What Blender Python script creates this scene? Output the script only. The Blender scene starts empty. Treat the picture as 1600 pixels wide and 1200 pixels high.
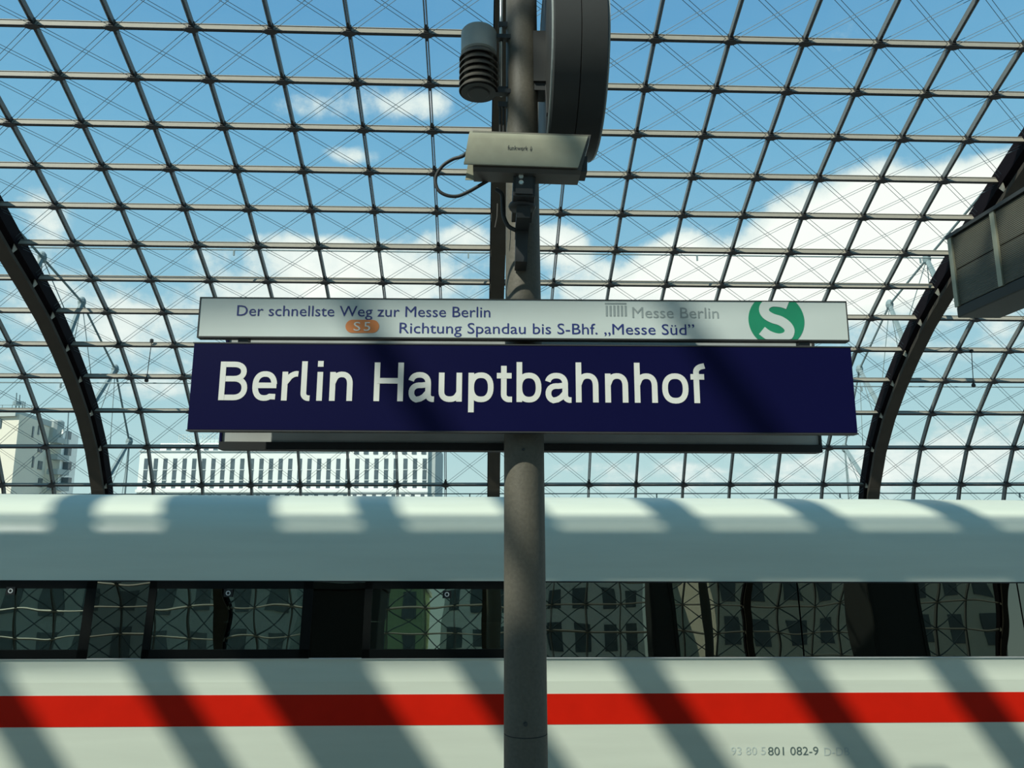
import bpy, bmesh, math, random
from mathutils import Vector, Matrix, Euler
random.seed(7)
SC = bpy.context.scene
COL = SC.collection
PI = math.pi
EYE = 2.65                                   # lens height above the platform

# ------------------------------------------------------------------ camera
F_PX, PITCH, YAW, ROLL = 1191.2, 0.18791, 0.0409, -0.0030
fwd = Vector((math.sin(YAW)*math.cos(PITCH), math.cos(YAW)*math.cos(PITCH), math.sin(PITCH)))
r0 = Vector((math.cos(YAW), -math.sin(YAW), 0)); u0 = r0.cross(fwd)
rt = r0*math.cos(ROLL)+u0*math.sin(ROLL); upv = -r0*math.sin(ROLL)+u0*math.cos(ROLL)
CAM = Vector((0, 0, EYE))
cd = bpy.data.cameras.new('camera'); cam = bpy.data.objects.new('camera', cd); COL.objects.link(cam)
cd.sensor_fit = 'HORIZONTAL'; cd.sensor_width = 36; cd.lens = F_PX*36/1600
cd.clip_start = 0.05; cd.clip_end = 2000
m3 = Matrix((rt, upv, -fwd)).transposed()
cam.matrix_world = Matrix.Translation(CAM) @ m3.to_4x4()
SC.camera = cam

def ray(px, py): return fwd + rt*((px-800)/F_PX) + upv*((600-py)/F_PX)
def at(px, py, Y):                            # the point at depth Y seen at a pixel of the 1600x1200 photo
    d = ray(px, py); return CAM + d*(Y/d.y)
def atx(px, py, X):
    d = ray(px, py); return CAM + d*(X/d.x)
def to_px(P):
    d = Vector(P)-CAM; z = d.dot(fwd)
    if z < .1: return None
    return (800+F_PX*d.dot(rt)/z, 600-F_PX*d.dot(upv)/z)

# ------------------------------------------------------------------ exposure, sun, sky
SC.view_settings.view_transform = 'Standard'; SC.view_settings.look = 'None'
SC.view_settings.exposure = 0.0; SC.view_settings.gamma = 1.0
SC.view_settings.use_curve_mapping = False
SC.cycles.transparent_max_bounces = 24
SUNQ, SUNR = 1.056, 1.37
LDIR = Vector((SUNQ, 1, -SUNR)).normalized()
sl = bpy.data.lights.new('sun', 'SUN'); sl.energy = 5.0; sl.color = (1.0, .97, .90); sl.angle = math.radians(.6)
so = bpy.data.objects.new('sun', sl); COL.objects.link(so)
so.rotation_euler = LDIR.to_track_quat('-Z', 'Y').to_euler(); so.location = (-30, -32, 40)

def build_world():
    w = bpy.data.worlds.new('sky'); SC.world = w; w.use_nodes = True
    nt = w.node_tree; nt.nodes.clear(); N = nt.nodes; Lk = nt.links
    out = N.new('ShaderNodeOutputWorld'); bg = N.new('ShaderNodeBackground'); bg.inputs[1].default_value = 1.0
    Lk.new(bg.outputs[0], out.inputs[0])
    tc = N.new('ShaderNodeTexCoord'); sp = N.new('ShaderNodeSeparateXYZ'); Lk.new(tc.outputs['Generated'], sp.inputs[0])
    def M(op, a, b=None, c=None, clamp=False):
        n = N.new('ShaderNodeMath'); n.operation = op; n.use_clamp = clamp
        for i, v in enumerate((a, b, c)):
            if v is None: continue
            if isinstance(v, (int, float)): n.inputs[i].default_value = v
            else: Lk.new(v, n.inputs[i])
        return n.outputs[0]
    az = M('ARCTAN2', sp.outputs[0], sp.outputs[1]); el = M('ARCSINE', sp.outputs[2])
    ramp = N.new('ShaderNodeValToRGB'); Lk.new(M('MULTIPLY', el, 2/PI, clamp=True), ramp.inputs[0])
    cr = ramp.color_ramp
    stops = [(0, (.60, .78, .78)), (.09, (.45, .68, .76)), (.2, (.29, .56, .75)), (.3, (.19, .46, .71)), (.4, (.135, .37, .65)), (.7, (.15, .33, .5)), (1, (.2, .34, .46))]
    while len(cr.elements) < len(stops): cr.elements.new(.5)
    for e, (p, c) in zip(cr.elements, stops): e.position = p; e.color = (*c, 1)
    # layered cloud noise on a flat cloud deck
    dz = M('MAXIMUM', M('ADD', sp.outputs[2], .22), .05)
    cx = M('DIVIDE', sp.outputs[0], dz); cy = M('DIVIDE', sp.outputs[1], dz)
    cv = N.new('ShaderNodeCombineXYZ'); Lk.new(cx, cv.inputs[0]); Lk.new(cy, cv.inputs[1])
    n1 = N.new('ShaderNodeTexNoise'); n1.inputs['Scale'].default_value = 3.1; n1.inputs['Detail'].default_value = 9; n1.inputs['Roughness'].default_value = .58
    n1.inputs['Distortion'].default_value = .25
    Lk.new(cv.outputs[0], n1.inputs[0])
    n2 = N.new('ShaderNodeTexNoise'); n2.inputs['Scale'].default_value = 13; n2.inputs['Detail'].default_value = 8; n2.inputs['Roughness'].default_value = .6
    Lk.new(tc.outputs['Generated'], n2.inputs[0])
    # cumulus groups where the photograph's sky has them: px, py, rx, ry, amount
    blobs = [(1400, 425, 300, 75, .75), (1385, 325, 95, 60, .75), (1530, 330, 90, 50, .7), (1575, 262, 45, 28, .4), (1240, 350, 60, 40, .45), (1080, 440, 190, 48, .5),
             (868, 375, 50, 32, .5), (1060, 376, 48, 26, .38), (560, 415, 250, 42, .42), (720, 372, 70, 22, .38), (600, 165, 110, 30, .34), (478, 165, 50, 30, .24), (678, 160, 40, 22, .22),
             (535, 240, 50, 16, .33), (72, 335, 42, 45, .42), (150, 500, 260, 60, .36), (520, 470, 230, 40, .4), (1120, 740, 380, 34, .32), (1500, 700, 150, 60, .3), (1420, 560, 240, 30, .18), (480, 380, 90, 16, .25), (230, 600, 230, 35, .22)]
    acc = None
    for (px, py, rx, ry, am) in blobs:
        d = ray(px, py).normalized(); a0 = math.atan2(d.x, d.y); e0 = math.asin(d.z)
        ra = rx/F_PX/1.08; re = ry/F_PX/1.05
        qa = M('MULTIPLY', M('SUBTRACT', az, a0), 1/ra); qe = M('MULTIPLY', M('SUBTRACT', el, e0), 1/re)
        g = M('MULTIPLY', M('EXPONENT', M('MULTIPLY', M('ADD', M('MULTIPLY', qa, qa), M('MULTIPLY', qe, qe)), -.8)), am)
        acc = g if acc is None else M('ADD', acc, g)
    dens = M('ADD', M('ADD', M('MULTIPLY', n1.outputs[0], .62), M('MULTIPLY', n2.outputs[0], .75)), acc)
    cov = N.new('ShaderNodeMapRange'); cov.interpolation_type = 'SMOOTHSTEP'
    Lk.new(dens, cov.inputs[0]); cov.inputs[1].default_value = .86; cov.inputs[2].default_value = 1.10
    wh = N.new('ShaderNodeMapRange'); Lk.new(dens, wh.inputs[0]); wh.inputs[1].default_value = .85; wh.inputs[2].default_value = 1.3
    cc = N.new('ShaderNodeMix'); cc.data_type = 'RGBA'; Lk.new(wh.outputs[0], cc.inputs[0])
    cc.inputs[6].default_value = (.62, .76, .80, 1); cc.inputs[7].default_value = (1.08, 1.08, 1.05, 1)
    mx = N.new('ShaderNodeMix'); mx.data_type = 'RGBA'
    Lk.new(cov.outputs[0], mx.inputs[0]); Lk.new(ramp.outputs[0], mx.inputs[6]); Lk.new(cc.outputs[2], mx.inputs[7])
    # ground side of the sphere: dull grey
    gs = N.new('ShaderNodeMapRange'); Lk.new(sp.outputs[2], gs.inputs[0]); gs.inputs[1].default_value = -.02; gs.inputs[2].default_value = 0.0
    gm = N.new('ShaderNodeMix'); gm.data_type = 'RGBA'; Lk.new(gs.outputs[0], gm.inputs[0]); gm.inputs[6].default_value = (.14, .15, .14, 1); Lk.new(mx.outputs[2], gm.inputs[7])
    Lk.new(gm.outputs[2], bg.inputs[0])
build_world()

# ------------------------------------------------------------------ materials
def mat(name, col, rough=.5, metal=0.0, var=.06, scale=8.0, bump=0.0, stretch=None, spec=None):
    m = bpy.data.materials.new(name); m.use_nodes = True; nt = m.node_tree; b = nt.nodes['Principled BSDF']
    tc = nt.nodes.new('ShaderNodeTexCoord'); mp = nt.nodes.new('ShaderNodeMapping'); nt.links.new(tc.outputs['Object'], mp.inputs[0])
    if stretch: mp.inputs['Scale'].default_value = stretch
    n = nt.nodes.new('ShaderNodeTexNoise'); n.inputs['Scale'].default_value = scale; n.inputs['Detail'].default_value = 5
    nt.links.new(mp.outputs[0], n.inputs[0])
    mr = nt.nodes.new('ShaderNodeMapRange'); nt.links.new(n.outputs[0], mr.inputs[0])
    mr.inputs[1].default_value = .3; mr.inputs[2].default_value = .7; mr.inputs[3].default_value = 1-var; mr.inputs[4].default_value = 1+var
    hs = nt.nodes.new('ShaderNodeHueSaturation'); hs.inputs['Color'].default_value = (*col, 1); nt.links.new(mr.outputs[0], hs.inputs['Value'])
    nt.links.new(hs.outputs[0], b.inputs['Base Color'])
    b.inputs['Roughness'].default_value = rough; b.inputs['Metallic'].default_value = metal
    if spec is not None: b.inputs['Specular IOR Level'].default_value = spec
    if bump:
        bp = nt.nodes.new('ShaderNodeBump'); bp.inputs['Strength'].default_value = bump; bp.inputs['Distance'].default_value = .01
        nt.links.new(n.outputs[0], bp.inputs['Height']); nt.links.new(bp.outputs[0], b.inputs['Normal'])
    return m
def glass(name, tint, refl=.04, wavy=0.0, wscale=3.0, edge=.5, gcol=(1, 1, 1)):
    m = bpy.data.materials.new(name); m.use_nodes = True; nt = m.node_tree; nt.nodes.clear()
    o = nt.nodes.new('ShaderNodeOutputMaterial'); mx = nt.nodes.new('ShaderNodeMixShader'); t = nt.nodes.new('ShaderNodeBsdfTransparent'); g = nt.nodes.new('ShaderNodeBsdfGlossy')
    g.inputs['Roughness'].default_value = .0; g.inputs['Color'].default_value = (*gcol, 1); t.inputs[0].default_value = (*tint, 1)
    lw = nt.nodes.new('ShaderNodeLayerWeight'); lw.inputs[0].default_value = .5
    p = nt.nodes.new('ShaderNodeMath'); p.operation = 'POWER'; nt.links.new(lw.outputs['Facing'], p.inputs[0]); p.inputs[1].default_value = 5
    a = nt.nodes.new('ShaderNodeMath'); a.operation = 'MULTIPLY_ADD'; nt.links.new(p.outputs[0], a.inputs[0]); a.inputs[1].default_value = edge; a.inputs[2].default_value = refl; a.use_clamp = True
    nt.links.new(a.outputs[0], mx.inputs[0]); nt.links.new(t.outputs[0], mx.inputs[1]); nt.links.new(g.outputs[0], mx.inputs[2]); nt.links.new(mx.outputs[0], o.inputs[0])
    if wavy:
        tc = nt.nodes.new('ShaderNodeTexCoord'); n = nt.nodes.new('ShaderNodeTexNoise'); n.inputs['Scale'].default_value = wscale; n.inputs['Detail'].default_value = 1
        bp = nt.nodes.new('ShaderNodeBump'); bp.inputs['Strength'].default_value = 1; bp.inputs['Distance'].default_value = wavy
        nt.links.new(tc.outputs['Object'], n.inputs[0]); nt.links.new(n.outputs[0], bp.inputs['Height']); nt.links.new(bp.outputs[0], g.inputs['Normal'])
    return m
M_ = {
 'roof_glass': glass('roof_glass', (.955, .983, .962), .008, edge=.12),
 'purlin': mat('purlin_paint', (.31, .28, .22), .55, var=.05),
 'purlin_dark': mat('gasket', (.03, .035, .035), .7),
 'rib': mat('rib_paint', (.14, .145, .135), .5, 0),
 'clamp': mat('cast_clamp', (.035, .035, .035), .5, .3),
 'cable': mat('steel_cable', (.10, .15, .18), .6, .2),
 'arch': mat('arch_paint', (.05, .042, .032), .7, spec=.2, var=.08, scale=3),
 'arch_dark': mat('arch_dark_paint', (.007, .005, .007), .8, spec=.1),
 'bracket': mat('bracket_steel', (.27, .25, .20), .5, .2),
 'sun_block': mat('sun_block_dark', (.02, .025, .05), .4),  # opaque colour of the added sun-blocking strips
 'ext_steel': mat('exterior_steel', (.22, .29, .30), .7, .0),
 'pole': mat('pole_paint', (.10, .088, .064), .6, .0, var=.12, scale=60, bump=.15),
 'dark': mat('dark_paint', (.03, .031, .03), .55),
 'darkgrey': mat('dark_grey_paint', (.035, .036, .034), .55, spec=.3),
 'sensor_cap': mat('sensor_grey', (.33, .36, .34), .5),
 'louvre': mat('louvre_plastic', (.09, .08, .065), .4, var=.12),
 'blue': mat('sign_blue', (.004, .004, .036), .45, var=.04, scale=2, spec=.08),
 'logo_white': mat('logo_white', (.46, .5, .48), .5),
 'white_sign': mat('sign_white', (.53, .58, .545), .5, var=.05, scale=2, spec=.2),
 'letter_white': mat('letter_white', (.70, .69, .62), .5, var=.03),
 'letter_blue': mat('letter_blue', (.012, .022, .15), .5),
 'letter_grey': mat('letter_grey', (.27, .31, .30), .5),
 'orange': mat('badge_orange', (.68, .22, .06), .5),
 'green': mat('logo_green', (.01, .22, .11), .5),
 'back_panel': mat('raw_panel_back', (.42, .43, .40), .45, .2, var=.15, scale=3),
 'housing': mat('camera_housing_paint', (.33, .32, .23), .38, .1, var=.08, scale=14),
 'bolt': mat('zinc_bolt', (.7, .7, .62), .35, .6),
 'galv': mat('galvanised_tube', (.55, .56, .53), .3, .8),
 'train': mat('train_paint', (.63, .665, .55), .38, var=.035, scale=3, stretch=(.25, 1, 3), spec=.5),
 'train_red': mat('train_red', (.60, .012, .003), .45, var=.05, scale=4, spec=.12),
 'train_grey_text': mat('train_lettering', (.09, .13, .12), .5),
 'train_faint_text': mat('train_faint_lettering', (.50, .56, .51), .5),
 'seal': mat('black_rubber', (.006, .007, .007), .5),
 'frame_black': mat('window_frame_black', (.004, .0045, .004), .4, spec=.12),
 'pane': glass('train_window_glass', (.20, .25, .22), .25, wavy=.0026, wscale=1.5, gcol=(.84, .95, .78)),
 'band': glass('train_band_glass', (.05, .06, .055), .15, wavy=.0032, wscale=1.2, gcol=(.9, .95, .78)),
 'interior': mat('interior_panel', (.20, .20, .18), .6),
 'seat': mat('seat_fabric', (.05, .06, .12), .9),
 'wht': mat('mark_white', (.7, .7, .66), .5),
 'concrete': mat('concrete', (.34, .33, .31), .85, var=.12, scale=2, bump=.2),
 'ballast': mat('ballast', (.16, .145, .13), .95, var=.3, scale=25, bump=.8),
 'rail': mat('rail_steel', (.25, .2, .17), .4, .8),
 'asphalt': mat('asphalt', (.12, .125, .12), .9, var=.15, scale=.3),
 'facade_white': mat('render_white', (.92, .92, .85), .8, var=.02, scale=.2),
 'facade_cream': mat('render_cream', (.80, .74, .60), .8, var=.04, scale=.2),
 'facade_grey': mat('render_grey', (.46, .50, .47), .8, var=.05, scale=.2),
 'facade_green': mat('facade_green', (.38, .50, .27), .7, var=.1, scale=.3),
 'win_far': mat('far_window', (.10, .135, .15), .25, var=.2, scale=1, spec=.6),
 'win_bar': mat('far_window_bar', (.62, .66, .64), .6),
 'screen': mat('roof_screen', (.55, .62, .60), .6),
 'panel_rib': None,
}
def ribbed():
    m = mat('ribbed_panel', (.15, .14, .105), .5, .3, var=.15, scale=3); nt = m.node_tree; b = nt.nodes['Principled BSDF']
    tc = nt.nodes.new('ShaderNodeTexCoord'); w = nt.nodes.new('ShaderNodeTexWave'); w.wave_type = 'BANDS'; w.bands_direction = 'Z'; w.inputs['Scale'].default_value = 22
    nt.links.new(tc.outputs['Object'], w.inputs[0]); bp = nt.nodes.new('ShaderNodeBump'); bp.inputs['Strength'].default_value = 1; bp.inputs['Distance'].default_value = .012
    nt.links.new(w.outputs['Fac'], bp.inputs['Height']); nt.links.new(bp.outputs[0], b.inputs['Normal']); return m
M_['panel_rib'] = ribbed()

# ------------------------------------------------------------------ mesh helpers
class MB:
    def __init__(s): s.v = []; s.f = []
    def add(s, vs, fs):
        o = len(s.v); s.v += [tuple(v) for v in vs]; s.f += [tuple(i+o for i in f) for f in fs]; return s
    def box(s, x0, x1, y0, y1, z0, z1, fn=None):
        vs = [(x, y, z) for x in (x0, x1) for y in (y0, y1) for z in (z0, z1)]
        if fn: vs = [fn(*v) for v in vs]
        return s.add(vs, [(0, 1, 3, 2), (4, 6, 7, 5), (0, 4, 5, 1), (2, 3, 7, 6), (0, 2, 6, 4), (1, 5, 7, 3)])
    def bar(s, a, b, w, h, up=(0, 0, 1)):                      # rectangular bar a->b, w sideways, h along 'up'
        a = Vector(a); b = Vector(b); t = (b-a).normalized(); u = Vector(up); sd = t.cross(u)
        if sd.length < 1e-4: sd = t.cross(Vector((1, 0, 0)))
        sd.normalize(); u = sd.cross(t).normalized()
        vs = [p+sd*(w/2*i)+u*(h/2*j) for p in (a, b) for (i, j) in ((-1, -1), (1, -1), (1, 1), (-1, 1))]
        return s.add(vs, [(0, 3, 2, 1), (4, 5, 6, 7), (0, 1, 5, 4), (1, 2, 6, 5), (2, 3, 7, 6), (3, 0, 4, 7)])
    def tube(s, pts, r, n=8, closed=False):
        pts = [Vector(p) for p in pts]; rs = r if isinstance(r, (list, tuple)) else [r]*len(pts); o = len(s.v); L = len(pts)
        prev = None
        for i, p in enumerate(pts):
            t = (pts[min(i+1, L-1)]-pts[max(i-1, 0)]).normalized()
            if prev is None:
                a = Vector((1, 0, 0)) if abs(t.x) < .8 else Vector((0, 0, 1))
                u = t.cross(a).normalized()
            else: u = (prev-t*prev.dot(t)).normalized()
            prev = u; w = t.cross(u)
            for k in range(n):
                c = 2*PI*(k+.5)/n; s.v.append(tuple(p+(u*math.cos(c)+w*math.sin(c))*rs[i]))
        for i in range(L-1):
            for k in range(n): s.f.append((o+i*n+k, o+i*n+(k+1) % n, o+(i+1)*n+(k+1) % n, o+(i+1)*n+k))
        s.f.append(tuple(o+k for k in range(n))[::-1]); s.f.append(tuple(o+(L-1)*n+k for k in range(n)))
        return s
    def prism(s, poly, y0, y1, fn=None):                        # polygon (x,z) extruded along y
        n = len(poly); vs = [(x, y0, z) for x, z in poly]+[(x, y1, z) for x, z in poly]
        if fn: vs = [fn(*v) for v in vs]
        fs = [tuple(range(n)), tuple(range(2*n-1, n-1, -1))]+[(i, i+n, (i+1) % n+n, (i+1) % n) for i in range(n)]
        return s.add(vs, fs)
    def lathe(s, prof, c, n=32, axis='z'):                      # prof: (radius, height)
        o = len(s.v); c = Vector(c)
        for (r, h) in prof:
            for k in range(n):
                a = 2*PI*k/n
                if axis == 'z': p = Vector((r*math.cos(a), r*math.sin(a), h))
                elif axis == 'x': p = Vector((h, r*math.cos(a), r*math.sin(a)))
                else: p = Vector((r*math.cos(a), h, r*math.sin(a)))
                s.v.append(tuple(c+p))
        m = len(prof)
        for i in range(m-1):
            for k in range(n): s.f.append((o+i*n+k, o+i*n+(k+1) % n, o+(i+1)*n+(k+1) % n, o+(i+1)*n+k))
        s.f.append(tuple(o+k for k in range(n))[::-1]); s.f.append(tuple(o+(m-1)*n+k for k in range(n)))
        return s
    def mesh(s, name, m, smooth=False):
        me = bpy.data.meshes.new(name); me.from_pydata(s.v, [], s.f)
        bm = bmesh.new(); bm.from_mesh(me); bmesh.ops.recalc_face_normals(bm, faces=bm.faces); bm.to_mesh(me); bm.free()
        me.materials.append(m)
        if smooth: me.shade_smooth() if hasattr(me, 'shade_smooth') else None
        return me
    def build(s, name, m, parent=None, smooth=False, bevel=0, auto=False):
        me = s.mesh(name, m, smooth); o = bpy.data.objects.new(name, me); COL.objects.link(o)
        if parent: o.parent = parent
        if bevel:
            b = o.modifiers.new('bevel', 'BEVEL'); b.width = bevel; b.segments = 2; b.limit_method = 'ANGLE'
        if auto:
            e = o.modifiers.new('split', 'EDGE_SPLIT'); e.split_angle = math.radians(35)
        return o
def thing(name, label, cat, loc=(0, 0, 0), group=None, rot=(0, 0, 0)):
    o = bpy.data.objects.new(name, None); COL.objects.link(o); o.location = loc; o.rotation_euler = rot
    o['label'] = label; o['category'] = cat
    if group: o['group'] = group
    o.empty_display_size = .1
    return o
def structure(name, label=None):
    o = bpy.data.objects.new(name, None); COL.objects.link(o); o['kind'] = 'structure'
    if label: o['label'] = label; o['category'] = 'roof'
    return o
def inst(name, me, parent, loc=(0, 0, 0)):
    o = bpy.data.objects.new(name, me); COL.objects.link(o); o.parent = parent; o.location = loc; return o

# ------------------------------------------------------------------ roof profile (y, z) of the glass vault
HV = [(14.335, 10.269), (15.417, 9.794), (16.485, 9.267), (17.547, 8.732), (18.592, 8.168), (19.587, 7.549), (20.643, 6.934), (21.662, 6.282), (22.619, 5.523), (23.507, 4.725), (24.383, 3.788), (25.154, 2.716), (25.767, 1.512)]
upp = []; h, v = HV[0]; ang = 21.5
while ang > 0:
    h -= 1.19*math.cos(math.radians(ang)); v += 1.19*math.sin(math.radians(ang)); upp.append((h, v)); ang -= 2.1
prof = upp[::-1]+HV
h, v = HV[-1]
for a in (70, 77, 83, 87): h += 1.3*math.cos(math.radians(a)); v -= 1.3*math.sin(math.radians(a)); prof.append((h, v))
APEX = prof[0][0]
prof = [(2*APEX-a, b) for a, b in prof[1:]][::-1]+prof
prof = [(a, b+EYE) for a, b in prof]
NP = len(prof); IN0 = NP-17                    # index of row 1 of the photo (17 rows from the end)
PX0, S, K0, K1 = .4246, 1.6, -21, 16
def nrm(i):                                    # inward normal at node row i
    a = prof[max(i-1, 0)]; b = prof[min(i+1, NP-1)]; t = Vector((0, b[0]-a[0], b[1]-a[1])).normalized()
    n = Vector((0, t.z, -t.y)); return n if n.z < 0 or abs(n.z) < 1e-3 and n.y*(a[0]-APEX) < 0 else -n
def node(i, k, d=0.0):
    p = Vector((PX0+k*S, prof[i][0], prof[i][1])); return p+nrm(i)*d
def inview(pts, m=0):
    q = [to_px(p) for p in pts]; q = [a for a in q if a]
    return any(-m < a[0] < 1600+m and -m < a[1] < 790 for a in q)

roof = structure('ceiling')
# one glass pane per bay; the bays the photo shows are single parts, the rest of the vault is joined
rest = MB(); pane_n = 0
for i in range(NP-1):
    a = Vector((0, *prof[i])); b = Vector((0, *prof[i+1])); n = nrm(i)*.012
    n2 = nrm(i+1)*.012; g = .012; t = (b-a).normalized()*g
    def pv(x0, x1): return [(x, *(p)[1:]) for x in (x0, x1) for p in (tuple(a+t), tuple(a+t+n), tuple(b-t), tuple(b-t+n2))]
    fs = [(0, 1, 3, 2), (4, 6, 7, 5), (0, 4, 5, 1), (2, 3, 7, 6), (0, 2, 6, 4), (1, 5, 7, 3)]
    mb = MB().add(pv(g, S-g), fs); me = None
    for k in range(K0, K1):
        if i >= IN0-1 and inview([node(i, k), node(i+1, k), node(i, k+1), node(i+1, k+1)], 6) and pane_n < 300:
            if me is None: me = mb.mesh('glass_pane', M_['roof_glass'])
            inst('glass_pane', me, roof, (PX0+k*S, 0, 0)); pane_n += 1
        else: rest.add([(x+PX0+k*S, y, z) for x, y, z in mb.v], fs)
o = rest.build('glazing', M_['roof_glass'], roof); o['kind'] = 'stuff'
# purlins: pale flat, dark gasket, pale cap
XA, XB = PX0+K0*S, PX0+K1*S
for i in range(NP):
    n = nrm(i); c = Vector((0, *prof[i]))
    def pb(d0, d1, w): return MB().bar(Vector((XA, 0, 0))+c+n*((d0+d1)/2), Vector((XB, 0, 0))+c+n*((d0+d1)/2), w, d1-d0, up=n)
    p = pb(.06, .205, .045).build('purlin', M_['purlin'], roof)
    if i >= IN0-1:
        pb(.03, .06, .03).build('gasket', M_['purlin_dark'], p); pb(.012, .03, .05).build('cap_strip', M_['purlin'], p)
        pb(.205, .217, .06).build('bottom_lip', M_['clamp'], p)
# ribs: twin flats following the vault
for k in range(K0, K1+1):
    if k % 8 == 0: continue
    mb = MB()
    for sx in (-.024, .024):
        vs = []; fs = []
        for i in range(NP):
            for d in (.02, .15):
                for w in (-.011, .011):
                    p = node(i, k, d); vs.append((p.x+sx+w, p.y, p.z))
        for i in range(NP-1):
            a = i*4; b = a+4
            fs += [(a, b, b+1, a+1), (a+2, a+3, b+3, b+2), (a, a+2, b+2, b), (a+1, b+1, b+3, a+3)]
        mb.add(vs, fs)
    mb.build('rib', M_['rib'], roof)
# cast clamps at the nodes
cl_rest = MB(); cn = 0
for i in range(IN0-1, NP-1):
    n = nrm(i); t = Vector((1, 0, 0)).cross(n).normalized(); me = None
    def tr(x, y, z): return tuple(Vector((x, 0, 0))+t*y+n*z)
    mb = MB(); hexa = [(-.20, 0), (-.07, .06), (.07, .06), (.20, 0), (.07, -.06), (-.07, -.06)]
    vs = [tr(x, y, z) for z in (.205, .228) for x, y in hexa]
    mb.add(vs, [tuple(range(6)), tuple(range(11, 5, -1))]+[(q, q+6, (q+1) % 6+6, (q+1) % 6) for q in range(6)])
    mb.box(-.05, .05, -.08, .08, .03, .205, tr); mb.box(-.03, .03, -.17, .17, .10, .16, tr)
    for k in range(K0, K1+1):
        if k % 8 == 0: continue
        P = node(i, k)
        if cn < 300 and inview([P], 25):
            if me is None: me = mb.mesh('node_clamp', M_['clamp'])
            inst('node_clamp', me, roof, tuple(P)); cn += 1
# diagonal bracing: twin cables running from node to node
cc = 0
IA, IB = IN0-2, NP-2
for sgn in (1, -1):
    for kk in range(-40, 40):
        idx = [(i, kk+sgn*(i-IA)) for i in range(IA, IB+1) if -13 <= kk+sgn*(i-IA) <= 13]
        if len(idx) < 2: continue
        if not inview([node(i, k) for i, k in idx], 0): continue
        for off in (-.040, .040):
            mb = MB(); pts = []
            for i, k in idx:
                n = nrm(i); p = node(i, k, .125 if sgn > 0 else .15); t = Vector((1, 0, 0)).cross(n).normalized()
                dg = node(min(i+1, NP-1), k+sgn)-node(i-1, k-sgn); pts.append(p+dg.cross(n).normalized()*off)
            mb.tube(pts, .0060, 4).build('bracing_cable', M_['cable'], roof, ); cc += 1
# the same bracing on the unseen south side, only mirrored in the carriage windows
sb = MB()
for i in range(1, 16):
    for k in range(K0, K1):
        if abs(k) > 14: continue
        sb.bar(node(i, k, .12), node(i+1, k+1, .12), .05, .014, up=nrm(i)); sb.bar(node(i, k+1, .12), node(i+1, k, .12), .05, .014, up=nrm(i))
o = sb.build('bracing_net', M_['cable'], roof); o['kind'] = 'stuff'
# unseen opaque strips and a plank, added to cast the carriage's shadow bands
def hit(Y, z):
    for (a, b) in zip(prof[:-1], prof[1:]):
        dy, dz = b[0]-a[0], b[1]-a[1]; det = dy*(-SUNR)-1*dz
        if abs(det) < 1e-6: continue
        # a + s*d = (Y - t, z + R t)
        s_ = ((Y-a[0])*(-SUNR)-1*(z-a[1]))/det; t_ = (Y-(a[0]+s_*dy))
        if -1e-6 <= s_ <= 1 and t_ > 0: return a[0]+s_*dy, a[1]+s_*dz
    return None
def along(y):
    for a, b in zip(prof[:-1], prof[1:]):
        if a[0] <= y <= b[0]: return a[1]+(y-a[0])/(b[0]-a[0])*(b[1]-a[1])
shade_mb = MB()
def cover(x, w, h0, h1):
    ys = [h0]+[p[0] for p in prof if h0 < p[0] < h1]+[h1]
    for a, b in zip(ys[:-1], ys[1:]): shade_mb.bar((x, a, along(a)+.04), (x, b, along(b)+.04), w, .02)
for k in range(K0, K1+1):
    w = .24 if k % 8 else .52
    cover(PX0+k*S, 2*w, -3.5, .8)
for k in range(K0, K1): cover(PX0+(k+.5)*S, S-.03, -9.5, -5.35)  # unseen cover, added to shade the lower pole and dim ambient light
o = shade_mb.build('shade_strip', M_['sun_block'], roof); o['kind'] = 'stuff'
ya, yb = hit(8.05, EYE-.62)[0]-.27/SUNR, hit(8.24, EYE+.02)[0]-.27/SUNR
plank = MB(); y0, y1 = min(ya, yb), max(ya, yb); 
plank.box(XA, XB, y0, y1, along((y0+y1)/2)+.25, along((y0+y1)/2)+.29)
for k in range(K0, K1+1, 2): plank.box(PX0+k*S-.03, PX0+k*S+.03, y0+.05, y0+.11, along(y0)-.02, along(y0)+.27); plank.box(PX0+k*S-.03, PX0+k*S+.03, y1-.11, y1-.05, along(y1)-.02, along(y1)+.27)
plank.build('shade_plank', M_['arch_dark'], roof)  # unseen plank on legs, added for the dark band along the carriage

# ------------------------------------------------------------------ main arches with the cable truss outside the glass
ARL = {-16: 'far left steel arch mirrored in the train, out of frame', -8: 'dark steel roof arch on the left, curving down to the train roof',
       0: 'dark steel roof arch seen edge-on directly behind the sign pole', 8: 'dark steel roof arch on the right, running up behind the display housing',
       16: 'dark steel roof arch beyond the right edge of the glazing'}
def strip(mb, rows, k, d0f, d1f, w):
    vs = []; fs = []
    for i in rows:
        for d in (d0f(i), d1f(i)):
            for x in (-w/2, w/2): p = node(i, k, d); vs.append((p.x+x, p.y, p.z))
    n = len(rows)
    for j in range(n-1):
        a = j*4; b = a+4; fs += [(a, b, b+1, a+1), (a+2, a+3, b+3, b+2), (a, a+2, b+2, b), (a+1, b+1, b+3, a+3)]
    fs += [(0, 1, 3, 2), (4*n-4, 4*n-2, 4*n-1, 4*n-3)]
    mb.add(vs, fs); return mb
def dep(i): e = abs(i-(NP-1)/2)/((NP-1)/2); return .60-.22*max(0, (e-.55)/.45)
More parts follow.
